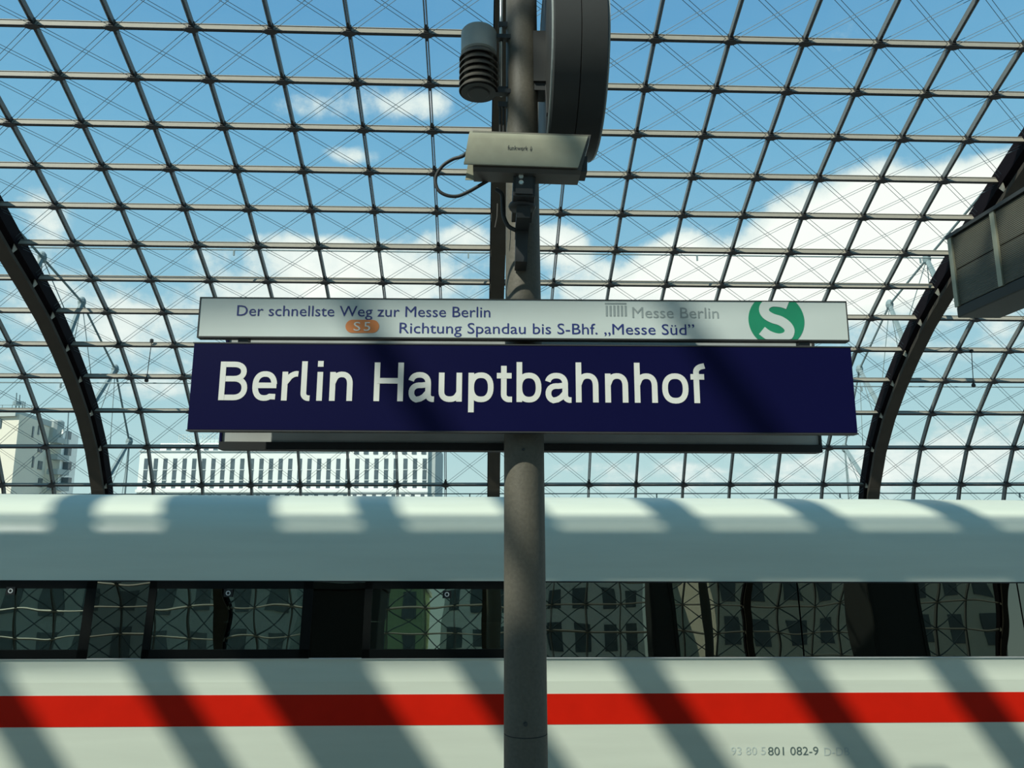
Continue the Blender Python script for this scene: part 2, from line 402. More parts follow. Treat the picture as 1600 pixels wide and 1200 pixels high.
for k in (-16, -8, 0, 8, 16):
    t = thing('main_arch', ARL[k], 'arch', (0, 0, 0))
    allr = list(range(NP))
    strip(MB(), allr, k, lambda i: -.12, lambda i: dep(i)*.5, .42).build('upper_chord', M_['arch_dark'], t)
    strip(MB(), allr, k, lambda i: dep(i)*.88, lambda i: dep(i)*.88+.11, .38).build('lower_chord', M_['arch'], t)
    for i in range(1, NP-1):
        n = nrm(i); tt = Vector((1, 0, 0)).cross(n).normalized(); P = node(i, k); D = dep(i)
        for s_ in (-1, 1):
            vs = []
            for x in (s_*.17, s_*.19):
                for (a, d) in ((-.12, D*.32), (.12, D*.32), (.03, D*.88), (-.03, D*.88)): vs.append(P+Vector((x, 0, 0))+tt*a+n*d)
            MB().add(vs, [(0, 1, 2, 3), (4, 7, 6, 5), (0, 4, 5, 1), (1, 5, 6, 2), (2, 6, 7, 3), (3, 7, 4, 0)]).build('bracket', M_['bracket'], t)
        MB().box(-.05, .05, -.06, .06, D*.45, D*.9, lambda x, y, z: tuple(P+Vector((x, 0, 0))+tt*y+n*z)).build('web_post', M_['arch_dark'], t)
    if abs(k) == 8:
        # joints of the outer truss read off the photograph on this arch's own plane
        pts = ([(66, 402), (128, 472), (180, 577), (202, 690), (203, 790)] if k == -8 else [(1448, 405), (1390, 476), (1343, 577), (1320, 700), (1318, 790)])
        J = [atx(x, y, PX0+k*S) for x, y in pts]
        J[-1] = Vector((J[-2].x, J[-2].y+.1, -1.2))
        rowsj = [IN0+6, IN0+8, IN0+10, IN0+12]
        up0 = J[0]+(J[0]-J[1])*1.6+Vector((0, -.9, .2))
        for a, b in zip([up0]+J[:-1], J): MB().tube([a, b], .035, 6).build('tension_cable', M_['ext_steel'], t)
        for q, j in enumerate(J[:-1]):
            MB().lathe([(.05, -.16), (.10, -.1), (.12, 0), (.10, .1), (.05, .16)], j, 10).build('cast_joint', M_['ext_steel'], t)
            base = node(rowsj[q], k, -.02)
            MB().tube([j, base], [.07, .09], 6).build('strut', M_['ext_steel'], t)
            for dx in (-.35, .35):
                MB().tube([j, node(min(rowsj[q]+1, NP-2), k, -.02)+Vector((dx, 0, 0))], .014, 5).build('guy_cable', M_['ext_steel'], t)
# thin exterior rails along the vault
def rail(px1, py1, i, off, label):
    n = nrm(i); lo = Vector((0, *prof[i]))
    # offset point outside the glass, chosen downslope of purlin i
    t = (Vector((0, *prof[min(i+1, NP-1)]))-Vector((0, *prof[i-1]))).normalized()
    a_, b_ = -1.0, 2.2
    for _ in range(30):                       # slide the rail along the glass to the height the photograph shows
        off = (a_+b_)/2; P = lo+t*off-n*.24
        q = to_px(P)[1]
        if q < py1: a_ = off
        else: b_ = off
    r = thing('maintenance_rail', label, 'rail')
    MB().tube([Vector((XA, P.y, P.z)), Vector((XB, P.y, P.z))], .02, 6).build('rail_tube', M_['ext_steel'], r)
    b = MB()
    for k in range(K0, K1+1, 4):
        MB().box(PX0+k*S+.78, PX0+k*S+.82, P.y-.02, P.y+.02, P.z-.16, P.z).build('rail_foot', M_['ext_steel'], r)
rail(0, 395, IN0+5, .24, 'thin horizontal rail across the glass, highest of the three, just above the signs')
rail(0, 601, IN0+9, .28, 'thin horizontal rail across the glass at the height of the blue name sign')
rail(0, 771.5, IN0+12, .36, 'thin horizontal rail across the glass just above the train roof')
for (xa, ya_, xb, yb_), lb in (((237, 533, 229, 593), 'short thin cable with end weights hanging left of the blue name sign'), ((1518, 549, 1521, 601), 'short thin cable with end weights hanging right of the right arch')):
    P = node(IN0+8, 0, .24); A = at(xa, ya_, P.y); B = at(xb, yb_, P.y)
    t = thing('hanging_cable', lb, 'cable', tuple(A)); d = B-A
    MB().tube([(0, 0, 0), tuple(d)], .012, 5).build('wire', M_['dark'], t)
    MB().lathe([(.02, -.05), (.055, -.04), (.055, .05), (.02, .07)], (0, 0, 0), 8).build('clip', M_['dark'], t)
    MB().lathe([(.02, .12), (.03, .05), (.06, 0), (.06, -.06), (.02, -.08)], tuple(d), 8).build('end_weight', M_['dark'], t)

# ------------------------------------------------------------------ platform, tracks, street level
def struct_box(name, m, *b):
    mb = MB().box(*b); o = mb.build(name, m); o['kind'] = 'structure'; return o
struct_box('floor', M_['concrete'], -45, 40, -4.0, 6.2, -.9, 0)
struct_box('floor', M_['ballast'], -45, 40, 6.2, 13.6, -1.6, -1.35)
struct_box('floor', M_['concrete'], -45, 40, 13.6, 27.5, -1.6, -.55)
struct_box('floor', M_['ballast'], -45, 40, -24, -4.0, -1.6, -1.35)
struct_box('ground', M_['asphalt'], -260, 260, -220, 320, -13.4, -13)
struct_box('wall_viaduct', M_['concrete'], -45, 40, -24, 27.4, -13, -1.6)
for y in (8.7, 10.15):
    o = MB().box(-45, 40, y-.035, y+.035, -1.35, -1.16).build('rail', M_['rail']); o['kind'] = 'structure'

# ------------------------------------------------------------------ lettering helpers
def ribbon(mb, pts, w, fn, d=.002, closed=False):
    """stroke of width w along pts (x,z) as a thin raised slab; fn maps (x, d, z) to the sign"""
    P = [Vector((p[0], p[1])) for p in pts]; n = len(P); L = []; R = []
    for i in range(n):
        if closed: a = P[i-1]; b = P[(i+1) % n]
        else: a = P[max(i-1, 0)]; b = P[min(i+1, n-1)]
        t1 = (P[i]-a); t2 = (b-P[i])
        t1 = t1.normalized() if t1.length > 1e-9 else t2.normalized(); t2 = t2.normalized() if t2.length > 1e-9 else t1
        nn = Vector((-(t1.y+t2.y), t1.x+t2.x))
        if nn.length < 1e-6: nn = Vector((-t1.y, t1.x))
        nn.normalize(); c = max(.5, nn.dot(Vector((-t1.y, t1.x)))); L.append(P[i]+nn*(w/2/c)); R.append(P[i]-nn*(w/2/c))
    o = len(mb.v)
    for i in range(n):
        for q in (L[i], R[i]):
            mb.v.append(fn(q.x, 0, q.y)); mb.v.append(fn(q.x, d, q.y))
    m = n if closed else n-1
    for i in range(m):
        a = o+i*4; b = o+((i+1) % n)*4
        mb.f += [(a+1, b+1, b+3, a+3), (a, a+1, b+1, b)[::-1], (a+2, b+2, b+3, a+3)[::-1]]
    if not closed: mb.f += [(o, o+1, o+3, o+2), (o+(n-1)*4, o+(n-1)*4+2, o+(n-1)*4+3, o+(n-1)*4+1)]
def arc(cx, cz, rx, rz, a0, a1, n=12, p=2.0):
    out = []
    for i in range(n+1):
        a = math.radians(a0+(a1-a0)*i/n); c, s = math.cos(a), math.sin(a)
        out.append((cx+rx*math.copysign(abs(c)**(2/p), c), cz+rz*math.copysign(abs(s)**(2/p), s)))
    return out
# glyphs: (w, h of box) -> strokes; h is cap height 1, x-height .735, coordinates of stroke centres; w = width of glyph / cap height
SW = .143
def glyph(ch, w):
    """list of (stroke, closed)"""
    s = SW; e = s/2; X = .745; r = w-e; t = X-e; O = False
    if ch == 'B':
        m = w*.52; u_ = .555; rr = r*.94
        return [([(e, e)]+[(m, e)]+arc(m, (u_+e)/2, r-m, (u_-e)/2, -90, 90, 14, 2.2)+[(e, u_)], O), ([(e, 1-e), (m*.95, 1-e)]+arc(m*.95, (u_+1-e)/2, rr-m*.95, (1-e-u_)/2, 90, -90, 14, 2.2)[1:]+[(m*.6, u_)], O), ([(e, 0), (e, 1)], O)]
    if ch == 'e':
        return [(arc(w*.5, X*.5, r-w*.5, t-X*.5+.01, 6, 302, 26, 2.35)+[(w*.95, e*1.35)], O), ([(e, X*.52), (r+e*.8, X*.52)], O)]
    if ch == 'r': return [([(e, 0), (e, X)], O), ([(e, X*.60)]+arc(w*.95, X*.55, w*.95-e*1.6, t-X*.55+.02, 150, 95, 6)+[(w, t+.015)], O)]
    if ch == 'l': return [([(e, 1.02), (e, .2)]+arc(e+.13, .19, .13, .19-e*.9, 195, 262, 5)+[(w, e*.9)], O)]
    if ch == 'i': return [([(e, 0), (e, X)], O), ([(e, .88), (e, 1.03)], O)]
    if ch in 'nh': return [([(e, 0), (e, 1.03 if ch == 'h' else X)], O), ([(e, X*.60)]+arc(w*.52, X*.58, r-w*.52, t-X*.58+.01, 158, 0, 12, 2.3)+[(r, 0)], O)]
    if ch == 'H': return [([(e, 0), (e, 1)], O), ([(r, 0), (r, 1)], O), ([(e, .525), (r, .525)], O)]
    if ch == 'a':
        q = w*.76
        return [(arc(w*.42, X*.62, w*.34, t-X*.62+.01, 165, 90, 6, 2.3)+arc(w*.42, X*.62, q-w*.42, t-X*.62+.01, 90, 5, 6, 2.3)[1:]+[(q, X*.5), (q, .18)]+arc(q+.12, .17, .12, .17-e*.8, 195, 262, 4)+[(w*1.0, e*.8)], O),
                ([(q, X*.585), (w*.50, X*.555)]+arc(w*.42, .225, w*.42-e, .19, 92, 250, 10, 2.2)+[(w*.46, e*.95), (w*.60, e*1.7), (q, .24)], O)]
    if ch == 'u': return [([(r, 0), (r, X)], O), ([(e, X)]+arc(w*.48, .26, w*.48-e, .26-e*.85, 180, 325, 12, 2.3)+[(r, .23)], O)]
    if ch == 'p': return [([(e, -.27), (e, X)], O), (arc(w*.5, X*.5, r-w*.5, t-X*.5+.01, 0, 349, 31, 2.35), True)]
    if ch == 'b': return [([(e, 0), (e, 1.03)], O), (arc(w*.5, X*.5, r-w*.5, t-X*.5+.01, 0, 349, 31, 2.35), True)]
    if ch == 't':
        c = w*.46; return [([(c, .93), (c, .2)]+arc(c+.13, .19, .13, .19-e*.9, 195, 262, 5)+[(w, e*.9)], O), ([(0, t), (w*.97, t)], O)]
    if ch == 'o': return [(arc(w*.5, X*.5, r-w*.5, t-X*.5+.015, 0, 349, 31, 2.35), True)]
    if ch == 'f':
        c = w*.40; return [([(c, 0), (c, .8)]+arc(c+.2, .8, .2, 1.02-e-.8, 180, 98, 6)+[(w, 1.03-e)], O), ([(0, t), (w*.95, t)], O)]
    return []
def text_mb(body, x0, x1, zb, cap, fn, d=.0015, shear=0.0):
    """words in the built-in typeface, fitted between x0 and x1 with the given cap height"""
    cu = bpy.data.curves.new('tmp', 'FONT'); cu.body = body; cu.size = 1; cu.resolution_u = 3; cu.fill_mode = 'FRONT'
    ob = bpy.data.objects.new('tmp', cu); COL.objects.link(ob)
    dg = bpy.context.evaluated_depsgraph_get(); me = bpy.data.meshes.new_from_object(ob.evaluated_get(dg))
    xs = [q.co.x for q in me.vertices]; a, b = min(xs), max(xs)
    H = .729                                                     # cap height of the built-in face
    mb = MB(); mb.v = [fn(x0+(q.co.x-a)/(b-a)*(x1-x0), d, zb+q.co.y/H*cap) for q in me.vertices]; mb.f = [tuple(p.vertices) for p in me.polygons]
    bpy.data.objects.remove(ob); bpy.data.curves.remove(cu); bpy.data.meshes.remove(me)
    return mb
class Plane:
    """sign face: centre, yaw, roll; maps photo pixels to the face's own metres"""
    def __init__(s, c, yaw, roll, root):
        s.c = Vector(c); s.ex = Vector((math.cos(yaw), math.sin(yaw), 0)); s.n = Vector((-math.sin(yaw), math.cos(yaw), 0)); ez = Vector((0, 0, 1))
        s.X = s.ex*math.cos(roll)+ez*math.sin(roll); s.Z = -s.ex*math.sin(roll)+ez*math.cos(roll)
    def mat(s): return Matrix((s.X, s.n, s.Z)).transposed().to_4x4()
    def loc(s, px, py):
        d = ray(px, py); t = (s.c-CAM).dot(s.n)/d.dot(s.n); P = CAM+d*t-s.c; return P.dot(s.X), P.dot(s.Z)
def put(o, pl): o.matrix_world = Matrix.Translation(pl.c) @ pl.mat()

# ------------------------------------------------------------------ the pole
PC = .2175
pole = thing('sign_pole', 'tall dark grey tapering steel pole carrying the signs, camera and clock', 'pole', (PC, 3.85, 0))
MB().lathe([(.106, 0), (.1045, 1.3), (.1035, 1.70)], (0, 0, 0), 40).build('lower_shaft', M_['pole'], pole, auto=True, smooth=True)
MB().lathe([(.1035, 1.705), (.1015, 3.05), (.093, 3.9), (.0885, 4.6), (.087, 5.75), (.06, 5.79)], (0, 0, 0), 40).build('upper_shaft', M_['pole'], pole, auto=True, smooth=True)
MB().lathe([(.1, 1.70), (.1, 1.706)], (0, 0, 0), 40).build('seam', M_['dark'], pole)
MB().lathe([(.18, 0), (.18, .03), (.11, .04)], (0, 0, 0), 32).build('base_flange', M_['pole'], pole)
p = at(821, 1131, 3.75); MB().lathe([(.009, -.012), (.010, .006), (.005, .008)], (p.x-PC, -.104, p.z), 12, 'y').build('screw', M_['dark'], pole)
p = at(818, 702, 3.75); MB().lathe([(.007, -.008), (.008, .006)], (p.x-PC, -.102, p.z), 10, 'y').build('screw', M_['dark'], pole)

# ------------------------------------------------------------------ blue station name sign
pl = Plane((.209, 3.65, .675+EYE), math.radians(-1.53), math.radians(-.37), None)
W, H = 3.238, .426
sg = thing('station_name_sign', 'long dark blue station sign with white letters on the pole', 'sign'); put(sg, pl)
MB().box(-W/2, W/2, 0, .055, -H/2, H/2).build('panel', M_['blue'], sg, bevel=.003)
MB().box(-W/2+.01, W/2-.01, .055, .075, -H/2+.01, H/2-.01).build('back_tray', M_['darkgrey'], sg)
fr = MB(); fr.box(-W/2-.004, W/2+.004, -.002, .057, H/2, H/2+.006); fr.box(-W/2-.004, W/2+.004, -.002, .057, -H/2-.006, -H/2); fr.build('edge_trim', M_['dark'], sg)
lm = MB(); fn = lambda x, d, z: (x, -d, z)
LET = [('B', 341, 385), ('e', 393, 431.5), ('r', 439, 464), ('l', 469, 483.5), ('i', 494, 503.5), ('n', 514, 550), ('H', 583.5, 629.5), ('a', 638, 678), ('u', 685, 721.5), ('p', 731.5, 771), ('t', 776, 800),
       ('b', 807, 846), ('a', 852.5, 893), ('h', 900, 935.5), ('n', 946, 982), ('h', 992, 1028), ('o', 1035.5, 1076.5), ('f', 1080.5, 1103)]
for ch, a, b in LET:
    yb = 625.3+(a-341)*(630-625.3)/760; yt = 565+(a-341)*(569.3-565)/760
    xa, z0 = pl.loc(a, yb); xb, _ = pl.loc(b, yb); _, z1 = pl.loc(a, yt); cap = z1-z0
    lm = MB()
    for q, (st, cl) in enumerate(glyph(ch, (xb-xa)/cap)):
        ribbon(lm, [(xa+x*cap, z0+z*cap) for x, z in st], SW*cap, fn, .0015+.0004*q, closed=cl)
    lm.build('letter', M_['letter_white'], sg)
for x in (-.9, .95): MB().box(x-.03, x+.03, .075, .2, -.12, .12).build('fixing_bracket', M_['dark'], sg)

# ------------------------------------------------------------------ white direction sign above it
pw = Plane((.214, 3.65, 1.023+EYE), math.radians(-1.6), math.radians(-.34), None)
W2, H2 = 3.212, .195
ws = thing('direction_sign', 'narrow white direction sign with blue writing mounted above the blue sign', 'sign'); put(ws, pw)
MB().box(-W2/2, W2/2, 0, .04, -H2/2, H2/2).build('panel', M_['white_sign'], ws)
fr = MB(); e_ = .005
fr.box(-W2/2-e_, W2/2+e_, -.003, .045, H2/2, H2/2+e_); fr.box(-W2/2-e_, W2/2+e_, -.003, .045, -H2/2-e_*1.5, -H2/2); fr.box(-W2/2-e_, -W2/2, -.003, .045, -H2/2, H2/2); fr.box(W2/2, W2/2+e_, -.003, .045, -H2/2, H2/2)
fr.build('frame', M_['darkgrey'], ws)
def wtext(body, xa, xb, yb, yt, m, name='lettering', bold=0):
    x0, z0 = pw.loc(xa, yb); x1, z0b = pw.loc(xb, yb); _, z1 = pw.loc(xa, yt)
    mb = text_mb(body, x0, x1, z0, z1-z0, fn)
    return mb.build(name, m, ws)
wtext('Der schnellste Weg zur Messe Berlin', 370, 766, 493.3, 476, M_['letter_blue'])
wtext('Richtung Spandau bis S-Bhf. \u201eMesse S\u00fcd\u201d', 624, 1085, 520.5, 503, M_['letter_blue'])
wtext('Messe Berlin', 988, 1123, 496.5, 479, M_['letter_grey'])
ic = MB()
for j in range(6):
    x0, z0 = pw.loc(946.5+j*5.9, 494); x1, z1 = pw.loc(949.3+j*5.9, 477.5); ic.box(x0, x1, -.0015, 0, z0, z1)
x0, z0 = pw.loc(945, 475.2); x1, z1 = pw.loc(978.5, 473.2); ic.box(x0, x1, -.0015, 0, z0, z1)
ic.build('pictogram', M_['letter_grey'], ws)
xc, zc = pw.loc(566.2, 510); hw = pw.loc(592.5, 510)[0]-xc; hh = (pw.loc(566, 500)[1]-pw.loc(566, 520.5)[1])/2
po = [(xc+hw-hh+math.cos(a)*hh, zc+math.sin(a)*hh) for a in [(-90+180*q/10)*PI/180 for q in range(11)]]+[(xc-hw+hh+math.cos(a)*hh, zc+math.sin(a)*hh) for a in [(90+180*q/10)*PI/180 for q in range(11)]]
bd = MB().prism(po, -.0015, 0).build('line_badge', M_['orange'], ws)
x0, z0 = pw.loc(552.5, 517); x1, _ = pw.loc(563, 517); _, z1 = pw.loc(560, 502.5)
mb = text_mb('S', x0, x1, z0, z1-z0, fn, .0032); x0, _ = pw.loc(568.5, 517); x1, _ = pw.loc(578.5, 517); m2 = text_mb('5', x0, x1, z0, z1-z0, fn, .0032)
mb.add(m2.v, m2.f); mb.build('badge_text', M_['letter_white'], bd)
# round S logo, cut by the sign's edges
xc, zc = pw.loc(1213, 500.5); R = pw.loc(1256.5, 500)[0]-xc; zt, zb = H2/2-.001, -H2/2+.001
po = []
for q in range(96):
    a = 2*PI*q/96; po.append((xc+R*math.cos(a), min(zt, max(zb, zc+R*math.sin(a)))))
lg = MB().prism(po, -.0015, 0).build('round_logo', M_['green'], ws)
sm = MB(); u = R/44
spine = [(19, 25.5), (8, 29), (-6, 29.5), (-15, 25), (-18.7, 17), (-15.5, 9), (-6, 3), (6, -1), (15.5, -8), (19.6, -16), (16.5, -24.5), (7, -29), (-3.5, -28.5), (-15, -24), (-24, -17)]
def smooth(P, n=4):
    out = []
    for i in range(len(P)-1):
        p0, p1, p2, p3 = P[max(i-1, 0)], P[i], P[i+1], P[min(i+2, len(P)-1)]
        for q in range(n):
            t = q/n; out.append(tuple(.5*((2*p1[c])+(-p0[c]+p2[c])*t+(2*p0[c]-5*p1[c]+4*p2[c]-p3[c])*t*t+(-p0[c]+3*p1[c]-3*p2[c]+p3[c])*t**3) for c in (0, 1)))
    return out+[P[-1]]
def sfn(x, d, z): return (x, -d-.0015, min(zt, max(zb, z)))
ribbon(sm, [(xc+x*u, zc+z*u) for x, z in smooth(spine)], 15.5*u, sfn, .0015)
sm.build('logo_letter', M_['white_sign'], lg)
for (a, b) in ((370, 387), (1250, 1266)):
    x0, z0 = pw.loc(a, 541); x1, z1 = pw.loc(b, 526); MB().box(x0, x1, .01, .05, z0-.06, z1+.03).build('support_post', M_['dark'], ws)
MB().box(-.12, .14, .04, .11, -.08, .05).build('pole_bracket', M_['dark'], ws)

# ------------------------------------------------------------------ reverse sign on the far side of the pole
pb_ = Plane((.236, 4.05, .675+EYE), math.radians(.2), math.radians(-.21), None)
bs = thing('reverse_name_sign', 'grey back and black underside of the sign behind the pole, facing the train', 'sign'); put(bs, pb_)
x0, zlo = pb_.loc(345, 690.5); x1, _ = pb_.loc(1281, 690.5); _, zhi = pb_.loc(800, 528); _, zbt = pb_.loc(345, 702.5)
MB().box(x0+.006, x1-.006, 0, .03, zlo, zhi).build('panel_back', M_['back_panel'], bs)
MB().box(x0-.004, x1+.004, .03, .075, zbt, zhi).build('panel', M_['blue'], bs)
MB().box(x0-.003, x1+.003, -.02, .05, zbt, zlo).build('bottom_rail', M_['seal'], bs)
MB().box(x0-.006, x0+.006, -.012, .07, zbt, zhi).build('end_cap', M_['blue'], bs); MB().box(x1-.006, x1+.006, -.012, .07, zbt, zhi).build('end_cap', M_['dark'], bs)
mb = text_mb('Berlin Hauptbahnhof', 1.0, -1.2, (zlo+zhi)/2-.12, .2, lambda x, d, z: (x, .075+d, z)); mb.build('lettering', M_['letter_white'], bs)
MB().box(-.14, .10, -.11, 0, -.1, .1).build('pole_clamp', M_['dark'], bs)

# ------------------------------------------------------------------ clock seen edge-on
YC = 3.85
zc_ = 2.53+EYE; R = .50
pL = at(863, 60, 3.40); pR = at(952, 60, 3.40); xl, xr = pL.x, pR.x; xm = at(908, 60, 3.40).x
ck = thing('platform_clock', 'large round dark drum clock seen edge-on to the right of the pole top', 'clock', (PC, YC, zc_))
def rx(x): return x-PC
MB().lathe([(R-.02, rx(xl)), (R, rx(xl)+.012), (R, rx(xm)-.003), (R-.006, rx(xm))], (0, 0, 0), 96, 'x').build('drum', M_['darkgrey'], ck, smooth=True, auto=True)
MB().lathe([(R-.006, rx(xm)), (R, rx(xm)+.003), (R, rx(xr)-.012), (R-.02, rx(xr))], (0, 0, 0), 96, 'x').build('drum', M_['darkgrey'], ck, smooth=True, auto=True)
for (x, s_) in ((xl, -1), (xr, 1)):
    MB().lathe([(R-.03, rx(x)-.012*s_), (R-.03, rx(x)-.004*s_)], (0, 0, 0), 64, 'x').build('dial', M_['wht'], ck)
    rg = MB(); nseg = 64
    rg.lathe([(R-.03, rx(x)-.012*s_), (R-.03, rx(x)+.003*s_), (R-.012, rx(x)+.003*s_), (R-.012, rx(x)-.012*s_)], (0, 0, 0), 64, 'x'); rg.f = rg.f[:-2]
    rg.build('rim', M_['sensor_cap'], ck)
    for L_, w_, a_ in ((.26, .035, 50), (.38, .026, 200)):
        a_ = math.radians(a_); MB().bar((rx(x)-.001*s_, 0, 0), (rx(x)-.001*s_, L_*math.sin(a_), L_*math.cos(a_)), .01, w_, up=(0, math.cos(a_), -math.sin(a_))).build('hand', M_['dark'], ck)
za, zb2 = at(848, 47, 3.77).z, at(848, 136, 3.77).z
MB().box(.06, rx(xl)+.01, -.075, .075, zb2-zc_+.04, za-zc_).build('bracket', M_['darkgrey'], ck)
MB().box(.06, rx(xl)+.01, -.06, .06, zb2-zc_-.005, zb2-zc_+.04).build('bracket', M_['dark'], ck)

# ------------------------------------------------------------------ louvred sensor housing
sp_ = at(748, 98, 3.80); zt_, zb_ = at(748, 50, 3.80).z, at(748, 146, 3.80).z
sn = thing('louvred_sensor', 'grey louvred cylinder mounted left of the pole top', 'sensor', (sp_.x, 3.80, zb_))
HH = zt_-zb_
rad = .1
MB().lathe([(rad*.88, HH*.62), (rad*.98, HH*.64), (rad*.98, HH*.97), (rad*.9, HH)], (0, 0, 0), 32).build('cap', M_['sensor_cap'], sn, smooth=True, auto=True)
for j in range(6):
    z0 = HH*(.02+.1*j)
    MB().lathe([(rad*.80, z0+.032), (rad*1.06, z0), (rad*1.08, z0+.006), (rad*.84, z0+.042)], (0, 0, 0), 32).build('louvre', M_['louvre'], sn, smooth=True, auto=True)
MB().lathe([(rad*.55, -.005), (rad*.62, .0), (rad*.62, HH*.7)], (0, 0, 0), 24).build('core', M_['dark'], sn)
MB().lathe([(rad*.95, HH*.005), (rad*.95, HH*.03)], (0, 0, 0), 32).build('base', M_['dark'], sn)
MB().tube([(0, 0, HH), (0, 0, HH+.03)], .004, 6).build('pin', M_['dark'], sn)
for z in (HH*.93, HH*.04):
    MB().box(rad*.6, PC-sp_.x-.02, -.01, .03, z-.012, z+.012).build('arm', M_['dark'], sn)
# bright tube clipped beside the pole
tb = at(783, 60, 3.83); b1 = at(783, 150, 3.83).z
ct = thing('conduit', 'thin bright vertical tube clipped left of the pole above the camera', 'pipe', (tb.x, 3.83, b1))
MB().tube([(0, 0, 0), (0, 0, .95)], .0095, 10).build('tube', M_['galv'], ct, smooth=True)
for z in (.02, .42): MB().box(-.016, .06, -.014, .014, z, z+.03).build('clip', M_['dark'], ct)
b2 = at(784, 205, 3.83).z
c2 = thing('conduit', 'thin dark twin tube beside the pole just above the camera housing', 'pipe', (tb.x+.003, 3.83, b2-.15))
for dx in (-.009, .010): MB().tube([(dx, 0, 0), (dx, 0, b1-b2+.10)], .006, 8).build('tube', M_['darkgrey'], c2)
MB().box(-.02, .06, -.012, .012, b1-b2+.08, b1-b2+.11).build('clip', M_['dark'], c2)

# ------------------------------------------------------------------ surveillance camera
YK = 3.42
c0 = at(820, 238, YK)
cctv = thing('surveillance_camera', 'pale metal surveillance camera housing mounted on the pole above the signs', 'camera', (c0.x, YK, c0.z), rot=(0, math.radians(1.6), math.radians(-1)))
def kx(px, py): p = at(px, py, YK); return p.x-c0.x, p.z-c0.z
xtl, zT = kx(735, 209); xtr, _ = kx(918, 212); xbl, zB = kx(727, 255); xbr, _ = kx(901, 258)
sc_ = []
for j in range(13):
    a = math.radians(-8+196*j/12); sc_.append((-math.cos(a)*.085, math.sin(a)*.075))   # (y, z) arc front to back
zB = at(820, 259, YK-.085).z-c0.z; zT -= .004
prof_s = [(-.087, zB+.0)]+[(-.085*math.cos(math.radians(a)), zT-.07+.07*math.sin(math.radians(a))) for a in range(0, 181, 15)]+[(.087, zB)]
def shx(z, right): t = (z-zB)/(zT-zB); return (xbr+(xtr-xbr)*t) if right else (xbl+(xtl-xbl)*t)
mb = MB(); n = len(prof_s)
for (s_, off) in ((0, 0), (1, .004)):
    for right in (False, True):
        for (y, z) in prof_s:
            k = 1-off/.085; mb.v.append((shx(z, right), y*k, z-off*.9 if z > zB+.01 else z))
for j in range(n-1):
    mb.f += [(j, j+1, n+j+1, n+j), (2*n+j, 3*n+j, 3*n+j+1, 2*n+j+1), (j, 2*n+j, 2*n+j+1, j+1), (n+j, n+j+1, 3*n+j+1, 3*n+j)]
mb.f += [(0, n, 3*n, 2*n), (n-1, 3*n-1, 4*n-1, 2*n-1)]
mb.build('sunshield', M_['housing'], cctv, smooth=True, auto=True)
MB().box(xbl+.0, xbr-.002, -.094, -.084, zB-.004, zB+.006).build('shield_lip', M_['housing'], cctv)
zBb = at(800, 270, YK-.055).z-c0.z+.0; zBb = max(zBb, zB-.036); xb0 = kx(741, 262)[0]; xb1 = kx(905, 270)[0]
body = [(-.07, zBb+.015), (-.055, zBb), (.055, zBb), (.07, zBb+.015), (.07, zT-.03), (.05, zT-.012), (-.05, zT-.012), (-.07, zT-.03)]
mb = MB()
for right in (0, 1):
    for (y, z) in body:
        t = (z-zBb)/(zT-zBb); mb.v.append(((xb1+.055*t) if right else (xb0-.01*t), y, z))
nb = len(body); mb.f = [tuple(range(nb)), tuple(range(2*nb-1, nb-1, -1))]+[(q, q+nb, (q+1) % nb+nb, (q+1) % nb) for q in range(nb)]
mb.build('body', M_['louvre'], cctv)
MB().box(xb1-.02, xb1+.035, -.05, .05, zBb+.02, zBb+.1).build('front_window', M_['dark'], cctv)
xa = kx(793, 233.5)[0]; xb_ = kx(824, 233.5)[0]; za_ = at(800, 236, YK-.08).z-c0.z; zc2 = at(800, 228.5, YK-.08).z-c0.z
def cfn(x, d, z): 
    # follow the curved shield
    a = max(0, min(1, (z-(zT-.07))/.07)); y = -.085*math.sqrt(max(0, 1-a*a)) if z > zT-.07 else -.0855
    return (x, y-d-.001, z)
mb = text_mb('funkwerk', xa, xb_, za_, zc2-za_, cfn, .001)
for rr in (.008, .015):
    ribbon(mb, [(xb_+.006+rr*math.cos(a)*.8, za_+.010+rr*math.sin(a)) for a in [math.radians(q) for q in range(-55, 56, 11)]], 0.0020, cfn, .001)
mb.build('lettering', M_['dark'], cctv)
# bracket to the pole
x0, z1 = kx(803, 262); x1, z0 = kx(838, 313)
MB().box(x0, x1, -.02, .30, z0+.01, z1).build('mount_block', M_['dark'], cctv, bevel=.004)
MB().box(x0+.012, x1-.012, -.03, -.018, z0+.02, z1).build('mount_plate', M_['dark'], cctv)
for (px, py) in ((815, 281), (815.5, 290)):
    x, z = kx(px, py); MB().lathe([(.008, -.034), (.012, -.036), (.012, -.024)], (x, 0, z), 12, 'y').build('bolt', M_['bolt'], cctv)
x, z = kx(819, 308)
MB().lathe([(.062, -.012), (.068, 0), (.062, .012)], (x, .09, z-.01), 28).build('swivel_collar', M_['dark'], cctv, smooth=True)
x0, z1 = kx(810, 315); x1, z0 = kx(832, 335); MB().box(x0, x1, .04, .33, z0, z1).build('arm', M_['darkgrey'], cctv)
x0, z1 = kx(811, 335); x1, z0 = kx(831, 386); MB().box(x0, x1, .20, .34, z0, z1).build('wall_bracket', M_['dark'], cctv)
lp = [(730, 240, 0), (722, 243, .02), (706, 245, .04), (690, 255, .05), (680, 272, .06), (684, 290, .06), (698, 299, .06), (716, 300, .06), (735, 293, .05), (752, 283, .05), (766, 273, .06)]
lpp = []
for px, py, dy in lp: x, z = kx(px, py); lpp.append((x, z, dy))
cat = [(q[0], q[2], q[1]) for q in lpp]
